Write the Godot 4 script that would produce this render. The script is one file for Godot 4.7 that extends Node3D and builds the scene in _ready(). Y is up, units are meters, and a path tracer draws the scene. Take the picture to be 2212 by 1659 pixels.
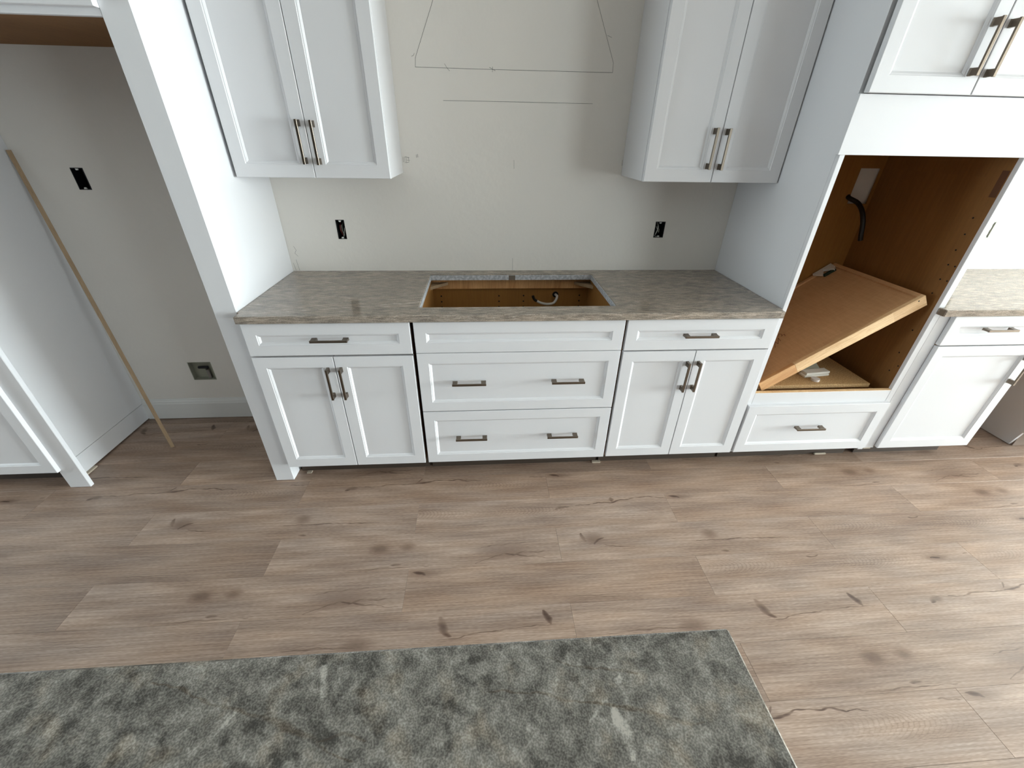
extends Node3D
# A half-finished kitchen wall: white base and wall cabinets, a stone worktop with an open cooktop cut-out,
# an empty fridge alcove, an empty oven cabinet, a vinyl plank floor and an island top in front of the camera.
# x runs along the back wall, y is up, z comes out of the back wall (z = 0) towards the camera.

const ZF := 0.610      # front of the cabinet boxes
const ZD := 0.631      # front of the doors and drawers
const TOP := 0.914     # worktop height

var M := {}            # materials
var taken := {}        # names in use, per parent

# ------------------------------------------------------------------ mesh building
class MB:
	var v := PackedVector3Array()
	var n := PackedVector3Array()
	var t := PackedVector2Array()
	var xf := Transform3D.IDENTITY
	var whole := false          # uv 0..1 over the box instead of metres
	var lo := Vector3.ZERO
	var size := Vector3.ONE
	func _uv(p: Vector3, nn: Vector3) -> Vector2:
		if whole:
			return Vector2((p.x - lo.x) / size.x, (p.z - lo.z) / size.z)
		var a := nn.abs()
		if a.y >= a.x and a.y >= a.z:
			return Vector2(p.x, p.z)
		if a.x >= a.z:
			return Vector2(p.z, -p.y + 0.37)
		return Vector2(p.x, -p.y + 0.61)
	func tri(a: Vector3, b: Vector3, c: Vector3) -> void:      # counter-clockwise seen from outside
		var ln := (b - a).cross(c - a)
		if ln.length() < 1e-12:
			return
		ln = ln.normalized()
		var wn := (xf.basis * ln).normalized()
		for p in [a, c, b]:
			v.append(xf * p); n.append(wn); t.append(_uv(p, ln))
	func quad(a: Vector3, b: Vector3, c: Vector3, d: Vector3) -> void:
		tri(a, b, c); tri(a, c, d)
	func quad_out(a: Vector3, b: Vector3, c: Vector3, d: Vector3, out: Vector3) -> void:
		if (b - a).cross(d - a).dot(out) < 0:
			quad(a, d, c, b)
		else:
			quad(a, b, c, d)
	func box(p: Vector3, q: Vector3, c := 0.0) -> MB:
		var l := Vector3(minf(p.x, q.x), minf(p.y, q.y), minf(p.z, q.z))
		var h := Vector3(maxf(p.x, q.x), maxf(p.y, q.y), maxf(p.z, q.z))
		var m := (l + h) * 0.5
		c = minf(c, 0.45 * minf(h.x - l.x, minf(h.y - l.y, h.z - l.z)))
		for a in 3:
			var b := (a + 1) % 3
			var d := (a + 2) % 3
			for s in [-1, 1]:
				var pts := []
				for k in [[-1, -1], [1, -1], [1, 1], [-1, 1]]:
					var w := Vector3.ZERO
					w[a] = h[a] if s > 0 else l[a]
					w[b] = h[b] - c if k[0] > 0 else l[b] + c
					w[d] = h[d] - c if k[1] > 0 else l[d] + c
					pts.append(w)
				var o := Vector3.ZERO
				o[a] = s
				quad_out(pts[0], pts[1], pts[2], pts[3], o)
				if c > 0.0:
					for s2 in [-1, 1]:          # edge between the faces a and b, along d
						var e := []
						for k in [[0, -1], [0, 1], [1, 1], [1, -1]]:
							var w := Vector3.ZERO
							var xa: float = h[a] if s > 0 else l[a]
							var xb: float = h[b] if s2 > 0 else l[b]
							w[a] = xa if k[0] == 0 else xa - s * c
							w[b] = xb - s2 * c if k[0] == 0 else xb
							w[d] = h[d] - c if k[1] > 0 else l[d] + c
							e.append(w)
						var eo := Vector3.ZERO
						eo[a] = s
						eo[b] = s2
						quad_out(e[0], e[1], e[2], e[3], eo)
		if c > 0.0:
			for sx in [-1, 1]:
				for sy in [-1, 1]:
					for sz in [-1, 1]:
						var k := Vector3(h.x if sx > 0 else l.x, h.y if sy > 0 else l.y, h.z if sz > 0 else l.z)
						var i := k - Vector3(sx, sy, sz) * c
						var a1 := Vector3(k.x, i.y, i.z)
						var b1 := Vector3(i.x, k.y, i.z)
						var c1 := Vector3(i.x, i.y, k.z)
						if (b1 - a1).cross(c1 - a1).dot(k - m) > 0:
							tri(a1, b1, c1)
						else:
							tri(a1, c1, b1)
		return self
	# rectangular rings in the xy plane: prof holds (inset, z), from the back outside to the front inside
	func rings(x0: float, x1: float, y0: float, y1: float, prof: Array) -> MB:
		for k in prof.size() - 1:
			var p: Vector2 = prof[k]
			var q: Vector2 = prof[k + 1]
			var a := [Vector3(x0 + p.x, y0 + p.x, p.y), Vector3(x1 - p.x, y0 + p.x, p.y), Vector3(x1 - p.x, y1 - p.x, p.y), Vector3(x0 + p.x, y1 - p.x, p.y)]
			var b := [Vector3(x0 + q.x, y0 + q.x, q.y), Vector3(x1 - q.x, y0 + q.x, q.y), Vector3(x1 - q.x, y1 - q.x, q.y), Vector3(x0 + q.x, y1 - q.x, q.y)]
			for s in 4:
				quad(a[s], a[(s + 1) % 4], b[(s + 1) % 4], b[s])
		return self
	func tube(pts: Array, r: float, sides := 10) -> MB:
		var ringv := []
		var up := Vector3(0.31, 0.77, 0.55)
		for i in pts.size():
			var d: Vector3 = (pts[mini(i + 1, pts.size() - 1)] - pts[maxi(i - 1, 0)]).normalized()
			var s := d.cross(up).normalized()
			var u := s.cross(d).normalized()
			var row := []
			for k in sides:
				var a := TAU * k / sides
				row.append(pts[i] + (s * cos(a) + u * sin(a)) * r)
			ringv.append(row)
		for i in pts.size() - 1:
			for k in sides:
				var a0: Vector3 = ringv[i][k]
				var a1: Vector3 = ringv[i][(k + 1) % sides]
				var b0: Vector3 = ringv[i + 1][k]
				var b1: Vector3 = ringv[i + 1][(k + 1) % sides]
				quad_out(a0, a1, b1, b0, (a0 + b1) * 0.5 - (pts[i] + pts[i + 1]) * 0.5)
		for e in [0, pts.size() - 1]:
			var d2: Vector3 = (pts[0] - pts[1]) if e == 0 else (pts[e] - pts[e - 1])
			for k in sides:
				var p0: Vector3 = ringv[e][k]
				var p1: Vector3 = ringv[e][(k + 1) % sides]
				if (p0 - pts[e]).cross(p1 - pts[e]).dot(d2) > 0:
					tri(pts[e], p0, p1)
				else:
					tri(pts[e], p1, p0)
		return self
	# a polygon in the plane (a, b) pushed out along the third axis; outline counter-clockwise seen from +axis
	func prism(outline: Array, axis: int, d0: float, d1: float) -> MB:
		var b := (axis + 1) % 3
		var c := (axis + 2) % 3
		var flat := PackedVector2Array(outline)
		var lift := func(p: Vector2, d: float) -> Vector3:
			var w := Vector3.ZERO
			w[axis] = d
			w[b] = p.x
			w[c] = p.y
			return w
		var idx := Geometry2D.triangulate_polygon(flat)
		for i in range(0, idx.size(), 3):
			var p: Vector2 = flat[idx[i]]
			var q: Vector2 = flat[idx[i + 1]]
			var r: Vector2 = flat[idx[i + 2]]
			if (q - p).cross(r - p) < 0:
				var sw := q
				q = r
				r = sw
			tri(lift.call(p, d1), lift.call(q, d1), lift.call(r, d1))
			tri(lift.call(p, d0), lift.call(r, d0), lift.call(q, d0))
		for i in flat.size():
			var p: Vector2 = flat[i]
			var q: Vector2 = flat[(i + 1) % flat.size()]
			quad(lift.call(p, d0), lift.call(q, d0), lift.call(q, d1), lift.call(p, d1))
		return self
	# a flat slab of grid cells with an eased upper edge
	func slab(xs: Array, zs: Array, full: Callable, y0: float, y1: float, c: float) -> MB:
		var nx := xs.size() - 1
		var nz := zs.size() - 1
		var on := func(i: int, j: int) -> bool:
			return i >= 0 and j >= 0 and i < nx and j < nz and full.call(i, j)
		for i in nx:
			for j in nz:
				if not on.call(i, j):
					continue
				var x0: float = xs[i]
				var x1: float = xs[i + 1]
				var z0: float = zs[j]
				var z1: float = zs[j + 1]
				quad_out(Vector3(x0, y1, z0), Vector3(x1, y1, z0), Vector3(x1, y1, z1), Vector3(x0, y1, z1), Vector3.UP)
				quad_out(Vector3(x0, y0, z0), Vector3(x1, y0, z0), Vector3(x1, y0, z1), Vector3(x0, y0, z1), Vector3.DOWN)
				for side in [[-1, 0], [1, 0], [0, -1], [0, 1]]:
					if on.call(i + side[0], j + side[1]):
						continue
					var o := Vector3(side[0], 0, side[1])
					var p := Vector3(x1 if side[0] > 0 else x0, y1, z1 if side[1] > 0 else z0)
					var q := Vector3(x0 if side[0] < 0 else x1, y1, z0 if side[1] < 0 else z1)
					var dn := Vector3(0, -c, 0)
					var fl := Vector3(0, y0 - y1, 0)
					quad_out(p, q, q + o * c + dn, p + o * c + dn, o + Vector3.UP)
					quad_out(p + o * c + dn, q + o * c + dn, q + o * c + fl, p + o * c + fl, o)
					quad_out(p + fl, q + fl, q + o * c + fl, p + o * c + fl, Vector3.DOWN)
				for sx in [-1, 1]:
					for sz in [-1, 1]:
						if on.call(i + sx, j) or on.call(i, j + sz):
							continue
						var k := Vector3(x1 if sx > 0 else x0, y1, z1 if sz > 0 else z0)
						var a := k + Vector3(sx * c, -c, 0)
						var b := k + Vector3(0, -c, sz * c)
						var fl2 := Vector3(0, y0 - y1 + c, 0)
						quad_out(k, a, b, k, Vector3(sx, 1, sz))
						if (a - k).cross(b - k).dot(Vector3(sx, 1, sz)) > 0:
							tri(k, a, b)
						else:
							tri(k, b, a)
						quad_out(a, b, b + fl2, a + fl2, Vector3(sx, 0, sz))
		return self
	func mesh(mat: Material) -> ArrayMesh:
		var arr := []
		arr.resize(Mesh.ARRAY_MAX)
		arr[Mesh.ARRAY_VERTEX] = v
		arr[Mesh.ARRAY_NORMAL] = n
		arr[Mesh.ARRAY_TEX_UV] = t
		var m := ArrayMesh.new()
		m.add_surface_from_arrays(Mesh.PRIMITIVE_TRIANGLES, arr)
		m.surface_set_material(0, mat)
		return m

# ------------------------------------------------------------------ scene tree helpers
func numbered(called: String, parent: Node) -> String:
	var key := str(parent.get_instance_id()) + "/" + called
	var k: int = taken.get(key, 0)
	taken[key] = k + 1
	return called if k == 0 else "%s_%03d" % [called, k]

func tag(o: Node, label: String, category: String, group := "") -> void:
	o.set_meta("label", label)
	o.set_meta("category", category)
	if group != "":
		o.set_meta("group", group)

func thing(called: String, at: Vector3, label: String, category: String, group := "") -> Node3D:
	var o := Node3D.new()
	o.name = numbered(called, self)
	o.position = at
	add_child(o)
	tag(o, label, category, group)
	return o

# a part is modelled in the scene's own coordinates; its node undoes the shift of the thing it belongs to
func part(parent: Node3D, called: String, mb: MB, mat: Material, label := "") -> MeshInstance3D:
	var o := MeshInstance3D.new()
	o.name = numbered(called, parent)
	o.mesh = mb.mesh(mat)
	o.cast_shadow = GeometryInstance3D.SHADOW_CASTING_SETTING_ON
	parent.add_child(o)
	if parent != self:
		o.position = -parent.position if not (parent is MeshInstance3D) else Vector3.ZERO
	if label != "":
		o.set_meta("label", label)
	return o

func single(called: String, mb: MB, mat: Material, label: String, category: String, group := "") -> MeshInstance3D:
	var o := part(self, called, mb, mat)
	tag(o, label, category, group)
	return o

func struct(called: String, mb: MB, mat: Material, label: String, category: String) -> MeshInstance3D:
	var o := part(self, called, mb, mat)
	tag(o, label, category)
	o.set_meta("kind", "structure")
	return o

# ------------------------------------------------------------------ textures
func noise(w: int, h: int, sd: int, freq: float, kind := FastNoiseLite.TYPE_SIMPLEX_SMOOTH, octaves := 3, sw := 0, sh := 0) -> PackedByteArray:
	var f := FastNoiseLite.new()
	f.seed = sd
	f.noise_type = kind
	f.frequency = freq
	f.fractal_octaves = octaves
	f.fractal_type = FastNoiseLite.FRACTAL_FBM if octaves > 1 else FastNoiseLite.FRACTAL_NONE
	var im := f.get_image(sw if sw > 0 else w, sh if sh > 0 else h, false, false, true)
	im.convert(Image.FORMAT_L8)
	if sw > 0:
		im.resize(w, h, Image.INTERPOLATE_CUBIC)
	return im.get_data()

func cells(w: int, h: int, sd: int, freq: float, ret: int, warp: float, sw := 0, sh := 0) -> PackedByteArray:
	var f := FastNoiseLite.new()
	f.seed = sd
	f.noise_type = FastNoiseLite.TYPE_CELLULAR
	f.cellular_return_type = ret
	f.frequency = freq
	f.fractal_type = FastNoiseLite.FRACTAL_NONE
	f.domain_warp_enabled = true
	f.domain_warp_amplitude = warp
	f.domain_warp_frequency = freq * 0.8
	var im := f.get_image(sw if sw > 0 else w, sh if sh > 0 else h, false, false, true)
	im.convert(Image.FORMAT_L8)
	if sw > 0:
		im.resize(w, h, Image.INTERPOLATE_CUBIC)
	return im.get_data()

# a feathered, wandering stroke along a polyline, added to a float field; points in 0..1, widths in pixels
func stroke(d: PackedFloat32Array, w: int, h: int, pts: Array, wid: float, amount: float, sd := 1) -> PackedFloat32Array:
	var f := FastNoiseLite.new()
	f.seed = sd * 13 + 5
	f.frequency = 0.02
	f.fractal_octaves = 3
	var run := 0.0
	for k in pts.size() - 1:
		var a: Vector2 = pts[k] * Vector2(w, h)
		var b: Vector2 = pts[k + 1] * Vector2(w, h)
		var steps := maxi(2, int(a.distance_to(b) / maxf(0.8, wid * 0.3)))
		var along := (b - a).normalized()
		for s in steps:
			run += a.distance_to(b) / steps
			var p := a.lerp(b, float(s) / steps)
			p += Vector2(-along.y, along.x) * f.get_noise_2d(run * 0.45, 3.0) * wid * 2.2
			var q := (k + float(s) / steps) / (pts.size() - 1)
			var r := maxf(0.8, wid * (0.25 + 0.75 * sin(PI * clampf(q * 0.9 + 0.06, 0.0, 1.0))) * (0.75 + 0.7 * f.get_noise_2d(run * 0.5, 40.0)))
			var str_ := amount * clampf(0.72 + 0.8 * f.get_noise_2d(run * 0.4, 80.0), 0.12, 1.0)
			for y in range(maxi(0, int(p.y - r)), mini(h, int(p.y + r) + 2)):
				for x in range(maxi(0, int(p.x - 4.0 * r)), mini(w, int(p.x + 4.0 * r) + 2)):
					var e := Vector2((x - p.x) / (4.0 * r), (y - p.y) / r).length_squared()
					if e < 1.0:
						var i := y * w + x
						d[i] = maxf(d[i], str_ * (1.0 - e))
	return d

func smudge(d: PackedFloat32Array, w: int, h: int, c: Vector2, rx: float, ry: float, amount: float) -> PackedFloat32Array:
	var p := c * Vector2(w, h)
	for y in range(maxi(0, int(p.y - ry)), mini(h, int(p.y + ry) + 1)):
		for x in range(maxi(0, int(p.x - rx)), mini(w, int(p.x + rx) + 1)):
			var e := Vector2((x - p.x) / rx, (y - p.y) / ry).length_squared()
			if e < 1.0:
				var i := y * w + x
				d[i] += amount * (1.0 - e) * (1.0 - e)
	return d

func plank_texture(kind: int) -> ImageTexture:
	var w := 1400
	var h := 208
	var broad := noise(w, h, 11 + kind * 7, 0.09, FastNoiseLite.TYPE_SIMPLEX_SMOOTH, 2, 26, 22)
	var streak := noise(w, h, 23 + kind * 5, 0.11, FastNoiseLite.TYPE_SIMPLEX, 3, 34, h)
	var fine := noise(w, h, 31 + kind * 3, 0.42, FastNoiseLite.TYPE_SIMPLEX, 2, 110, h)
	var hue := noise(w, h, 47 + kind, 0.11, FastNoiseLite.TYPE_SIMPLEX_SMOOTH, 2, 26, 20)
	var d := PackedFloat32Array()
	d.resize(w * h)
	var ca := Vector2(-1, 0)      # centre of a cathedral figure and its length
	var ca2 := Vector2(-1, 0)
	var V := func(x: float, y: float) -> Vector2: return Vector2(x, y)
	match kind:
		0:      # a long dark crack with a tick
			d = smudge(d, w, h, V.call(0.19, 0.36), 40, 22, 0.30)
			d = stroke(d, w, h, [V.call(0.165, 0.42), V.call(0.19, 0.34), V.call(0.205, 0.32)], 6, 0.55, 3)
			d = stroke(d, w, h, [V.call(0.24, 0.32), V.call(0.34, 0.27), V.call(0.43, 0.25), V.call(0.48, 0.21), V.call(0.56, 0.14), V.call(0.63, 0.17), V.call(0.72, 0.24)], 4.5, 0.72, 4)
			d = smudge(d, w, h, V.call(0.47, 0.22), 90, 16, 0.28)
			d = stroke(d, w, h, [V.call(0.452, 0.19), V.call(0.468, 0.05)], 5, 0.7, 5)
			d = stroke(d, w, h, [V.call(0.93, 0.14), V.call(0.985, 0.18)], 5, 0.5, 6)
			ca = Vector2(0.80, 0.42)
		1:      # an arched figure at the start, a crack further on
			ca = Vector2(0.05, 0.42)
			ca2 = Vector2(0.44, 0.42)
			d = smudge(d, w, h, V.call(0.56, 0.34), 34, 14, 0.35)
			d = stroke(d, w, h, [V.call(0.54, 0.42), V.call(0.57, 0.33), V.call(0.59, 0.31)], 6, 0.55, 8)
			d = stroke(d, w, h, [V.call(0.62, 0.30), V.call(0.72, 0.24), V.call(0.78, 0.22), V.call(0.84, 0.12), V.call(0.93, 0.10), V.call(1.0, 0.14)], 4.5, 0.72, 9)
			d = stroke(d, w, h, [V.call(0.772, 0.2), V.call(0.775, 0.06)], 5, 0.7, 10)
		2:      # grey smudges and a splayed dark figure
			d = smudge(d, w, h, V.call(0.36, 0.42), 70, 40, 0.34)
			d = smudge(d, w, h, V.call(0.46, 0.38), 55, 34, 0.28)
			d = smudge(d, w, h, V.call(0.80, 0.62), 190, 60, 0.30)
			d = stroke(d, w, h, [V.call(0.72, 0.50), V.call(0.78, 0.44), V.call(0.88, 0.40)], 4, 0.42, 11)
			d = stroke(d, w, h, [V.call(0.70, 0.92), V.call(0.76, 0.80), V.call(0.80, 0.70), V.call(0.90, 0.80), V.call(0.985, 0.88)], 4.5, 0.6, 12)
			d = stroke(d, w, h, [V.call(0.78, 0.80), V.call(0.86, 0.68), V.call(0.95, 0.66)], 5, 0.40, 13)
			d = stroke(d, w, h, [V.call(0.42, 0.88), V.call(0.44, 0.84)], 8, 0.8, 14)
			d = stroke(d, w, h, [V.call(0.26, 0.97), V.call(0.38, 0.93), V.call(0.54, 0.94)], 3, 0.5, 15)
		3:      # brushed smudge at the start, a crack in the middle, knots
			d = smudge(d, w, h, V.call(0.13, 0.36), 80, 50, 0.30)
			d = stroke(d, w, h, [V.call(0.09, 0.20), V.call(0.105, 0.45)], 6, 0.6, 16)
			d = stroke(d, w, h, [V.call(0.13, 0.55), V.call(0.155, 0.44), V.call(0.17, 0.40)], 6, 0.6, 17)
			d = stroke(d, w, h, [V.call(0.17, 0.58), V.call(0.22, 0.66), V.call(0.275, 0.66)], 4, 0.55, 18)
			d = stroke(d, w, h, [V.call(0.51, 0.58), V.call(0.60, 0.56), V.call(0.70, 0.58), V.call(0.80, 0.60), V.call(0.86, 0.60)], 4, 0.66, 19)
			d = smudge(d, w, h, V.call(0.57, 0.40), 60, 42, 0.34)
			d = stroke(d, w, h, [V.call(0.585, 0.88), V.call(0.60, 0.92)], 8, 0.75, 20)
		4:      # plain
			d = stroke(d, w, h, [V.call(0.02, 0.10), V.call(0.06, 0.12)], 10, 0.6, 21)
			d = smudge(d, w, h, V.call(0.05, 0.12), 110, 26, 0.26)
			d = stroke(d, w, h, [V.call(0.40, 0.86), V.call(0.55, 0.84), V.call(0.75, 0.87)], 2.5, 0.32, 22)
			d = stroke(d, w, h, [V.call(0.55, 0.33), V.call(0.68, 0.35)], 3, 0.36, 23)
		5:      # wavy arches and two knots
			ca = Vector2(0.16, 0.30)
			ca2 = Vector2(0.62, 0.34)
			d = stroke(d, w, h, [V.call(0.84, 0.40), V.call(0.87, 0.36)], 10, 0.75, 24)
			d = smudge(d, w, h, V.call(0.86, 0.37), 90, 24, 0.3)
			d = stroke(d, w, h, [V.call(0.975, 0.30), V.call(0.99, 0.30)], 6, 0.5, 25)
			d = stroke(d, w, h, [V.call(0.40, 0.16), V.call(0.44, 0.14)], 6, 0.6, 26)
		6:      # branching ticks
			d = stroke(d, w, h, [V.call(0.595, 0.14), V.call(0.605, 0.36), V.call(0.625, 0.56)], 7, 0.6, 27)
			d = stroke(d, w, h, [V.call(0.625, 0.60), V.call(0.72, 0.50), V.call(0.86, 0.44), V.call(0.97, 0.42)], 3.5, 0.5, 28)
			d = stroke(d, w, h, [V.call(0.91, 0.12), V.call(0.93, 0.42)], 6, 0.6, 29)
			d = smudge(d, w, h, V.call(0.36, 0.62), 90, 44, 0.26)
			d = stroke(d, w, h, [V.call(0.10, 0.68), V.call(0.26, 0.62), V.call(0.36, 0.66)], 4, 0.6, 30)
	var out := PackedByteArray()
	out.resize(w * h * 3)
	for y in h:
		var fy := float(y) / h
		for x in w:
			var i := y * w + x
			var fx := float(x) / w
			var tone := 0.60 + (broad[i] - 128) * 0.0009 + (streak[i] - 128) * 0.0010 + (fine[i] - 128) * 0.0010
			for c in [ca, ca2]:
				if c.x >= 0.0:
					var dx: float = (fx - c.x) * 7.0
					if absf(dx) < 1.6:
						var dy: float = (fy - c.y) * 4.2
						var ph: float = (dx + 0.42 * dy * dy) * 62.0 + (streak[i] - 128) * 0.014 + (broad[i] - 128) * 0.03
						var sn := maxf(0.0, sin(ph))
						tone -= 0.15 * sn * sn * (1.0 - absf(dx) / 1.6) * exp(-dy * dy * 0.8) * (0.6 + fine[i] * 0.003)
			tone -= d[i] * (0.80 + (streak[i] - 128) * 0.0030 + (fine[i] - 128) * 0.0016)
			tone = clampf(tone, 0.0, 1.15)
			var q := (hue[i] - 128) * 0.018
			out[i * 3] = clampi(int(80 + 134 * tone + q), 0, 255)
			out[i * 3 + 1] = clampi(int(58 + 133 * tone), 0, 255)
			out[i * 3 + 2] = clampi(int(45 + 128 * tone - q), 0, 255)
	var im := Image.create_from_data(w, h, false, Image.FORMAT_RGB8, out)
	im.generate_mipmaps()
	return ImageTexture.create_from_image(im)

func wood_texture(sd: int, dark: Color, light: Color, w := 256, h := 512, long := 16, lying := false) -> ImageTexture:
	# grain runs along v
	var broad := noise(w, h, sd, 0.06, FastNoiseLite.TYPE_SIMPLEX_SMOOTH, 2, w / 4, h / 32)
	var streak := noise(w, h, sd + 1, 0.16, FastNoiseLite.TYPE_SIMPLEX, 3, w, h / long)
	var fine := noise(w, h, sd + 2, 0.5, FastNoiseLite.TYPE_SIMPLEX, 2, w, h / 5)
	var out := PackedByteArray()
	out.resize(w * h * 3)
	for i in w * h:
		var k := clampf(0.5 + (broad[i] - 128) * 0.0022 + (streak[i] - 128) * 0.0030 + (fine[i] - 128) * 0.0016, 0.0, 1.0)
		var c := dark.lerp(light, k)
		out[i * 3] = int(c.r * 255)
		out[i * 3 + 1] = int(c.g * 255)
		out[i * 3 + 2] = int(c.b * 255)
	var im := Image.create_from_data(w, h, false, Image.FORMAT_RGB8, out)
	if lying:
		im.rotate_90(CLOCKWISE)
	im.generate_mipmaps()
	return ImageTexture.create_from_image(im)

func speckle_texture(sd: int, dark: Color, light: Color, freq: float) -> ImageTexture:
	var a := noise(256, 256, sd, freq, FastNoiseLite.TYPE_SIMPLEX, 3)
	var out := PackedByteArray()
	out.resize(256 * 256 * 3)
	for i in 256 * 256:
		var c := dark.lerp(light, clampf(a[i] / 255.0, 0, 1))
		out[i * 3] = int(c.r * 255)
		out[i * 3 + 1] = int(c.g * 255)
		out[i * 3 + 2] = int(c.b * 255)
	var im := Image.create_from_data(256, 256, false, Image.FORMAT_RGB8, out)
	im.generate_mipmaps()
	return ImageTexture.create_from_image(im)

# stone of the wall run: fine wavy streaks along the counter, a few pale and dark veins
func counter_texture() -> ImageTexture:
	var w := 2048
	var h := 560
	var a := noise(w, h, 5, 0.05, FastNoiseLite.TYPE_SIMPLEX_SMOOTH, 3, 256, 280)
	var b := noise(w, h, 9, 0.11, FastNoiseLite.TYPE_SIMPLEX, 4, 260, 560)
	var c := noise(w, h, 3, 0.035, FastNoiseLite.TYPE_SIMPLEX_SMOOTH, 4, 330, 330)
	var c3 := noise(w, h, 8, 0.07, FastNoiseLite.TYPE_SIMPLEX_SMOOTH, 3, 420, 500)
	var f := noise(w, h, 12, 0.35, FastNoiseLite.TYPE_SIMPLEX, 2, 900, 560)
	var pale := PackedFloat32Array()
	pale.resize(w * h)
	var dk := PackedFloat32Array()
	dk.resize(w * h)
	for k in [[0.02, 0.22, 0.34, 0.16, 1.7], [0.24, 0.80, 0.50, 0.62, 2.4], [0.62, 0.66, 0.98, 0.50, 1.6], [0.05, 0.90, 0.40, 0.74, 1.5], [0.70, 0.20, 0.99, 0.34, 1.4]]:
		pale = stroke(pale, w, h, wavy(Vector2(k[0], k[1]), Vector2(k[2], k[3]), 9, 0.02, int(k[1] * 100)), k[4], 0.34, int(k[0] * 90))
	for k in [[0.03, 0.46, 0.36, 0.56, 2.0], [0.58, 0.80, 0.88, 0.98, 2.6], [0.62, 0.30, 0.99, 0.42, 2.0]]:
		dk = stroke(dk, w, h, wavy(Vector2(k[0], k[1]), Vector2(k[2], k[3]), 9, 0.018, int(k[2] * 100)), k[4], 0.24, int(k[0] * 70))
	var out := PackedByteArray()
	out.resize(w * h * 3)
	for i in w * h:
		var edge := maxf(0.0, 1.0 - absi(c[i] - 128) / 9.0) * 1.3 + maxf(0.0, 1.0 - absi(c3[i] - 128) / 12.0)
		var tone := 0.40 + (a[i] - 128) * 0.0009 + (b[i] - 128) * 0.0018 + (f[i] - 128) * 0.0014 + edge * 0.12 + pale[i] * 1.3 - dk[i] - 0.03
		tone = clampf(tone, 0.0, 1.0)
		var warm := (a[i] - 128) * 0.012
		out[i * 3] = clampi(int(94 + 132 * tone + warm), 0, 255)
		out[i * 3 + 1] = clampi(int(85 + 125 * tone), 0, 255)
		out[i * 3 + 2] = clampi(int(75 + 119 * tone - warm), 0, 255)
	var im := Image.create_from_data(w, h, false, Image.FORMAT_RGB8, out)
	im.generate_mipmaps()
	return ImageTexture.create_from_image(im)

func wavy(a: Vector2, b: Vector2, steps: int, amp: float, sd: int) -> Array:
	var rng := RandomNumberGenerator.new()
	rng.seed = sd + 77
	var out := []
	for k in steps + 1:
		out.append(a.lerp(b, float(k) / steps) + Vector2(0, rng.randf_range(-amp, amp)))
	return out

# the island slab, the same quarry seen close: mottled grey-green grains with brown seams and milky crystals.
# The picture covers 1.2 m by 0.43 m of the slab; stroke ends are given in metres from the corner x = 0, z = 1.921.
const SEAMS := [[[0.664, 0.022], [0.768, 0.053], [0.84, 0.075], [0.898, 0.097], [0.946, 0.120]], [[1.187, 0.023], [1.262, 0.038], [1.312, 0.048]],
	[[1.109, 0.059], [1.235, 0.075], [1.318, 0.097], [1.374, 0.109]], [[0.90, 0.098], [0.93, 0.088], [0.955, 0.105]]]
const CRYSTALS := [[0.880, 0.015, 0.889, 0.053, 9.0], [1.264, 0.007, 1.270, 0.022, 8.0], [1.283, 0.050, 1.280, 0.060, 5.0], [1.268, 0.084, 1.272, 0.138, 8.0], [1.245, 0.088, 1.232, 0.10, 4.0],
	[0.854, 0.112, 0.848, 0.125, 4.0], [1.155, 0.095, 1.15, 0.110, 4.0], [0.813, 0.025, 0.82, 0.018, 4.0], [0.79, 0.06, 0.775, 0.085, 3.0]]
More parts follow.
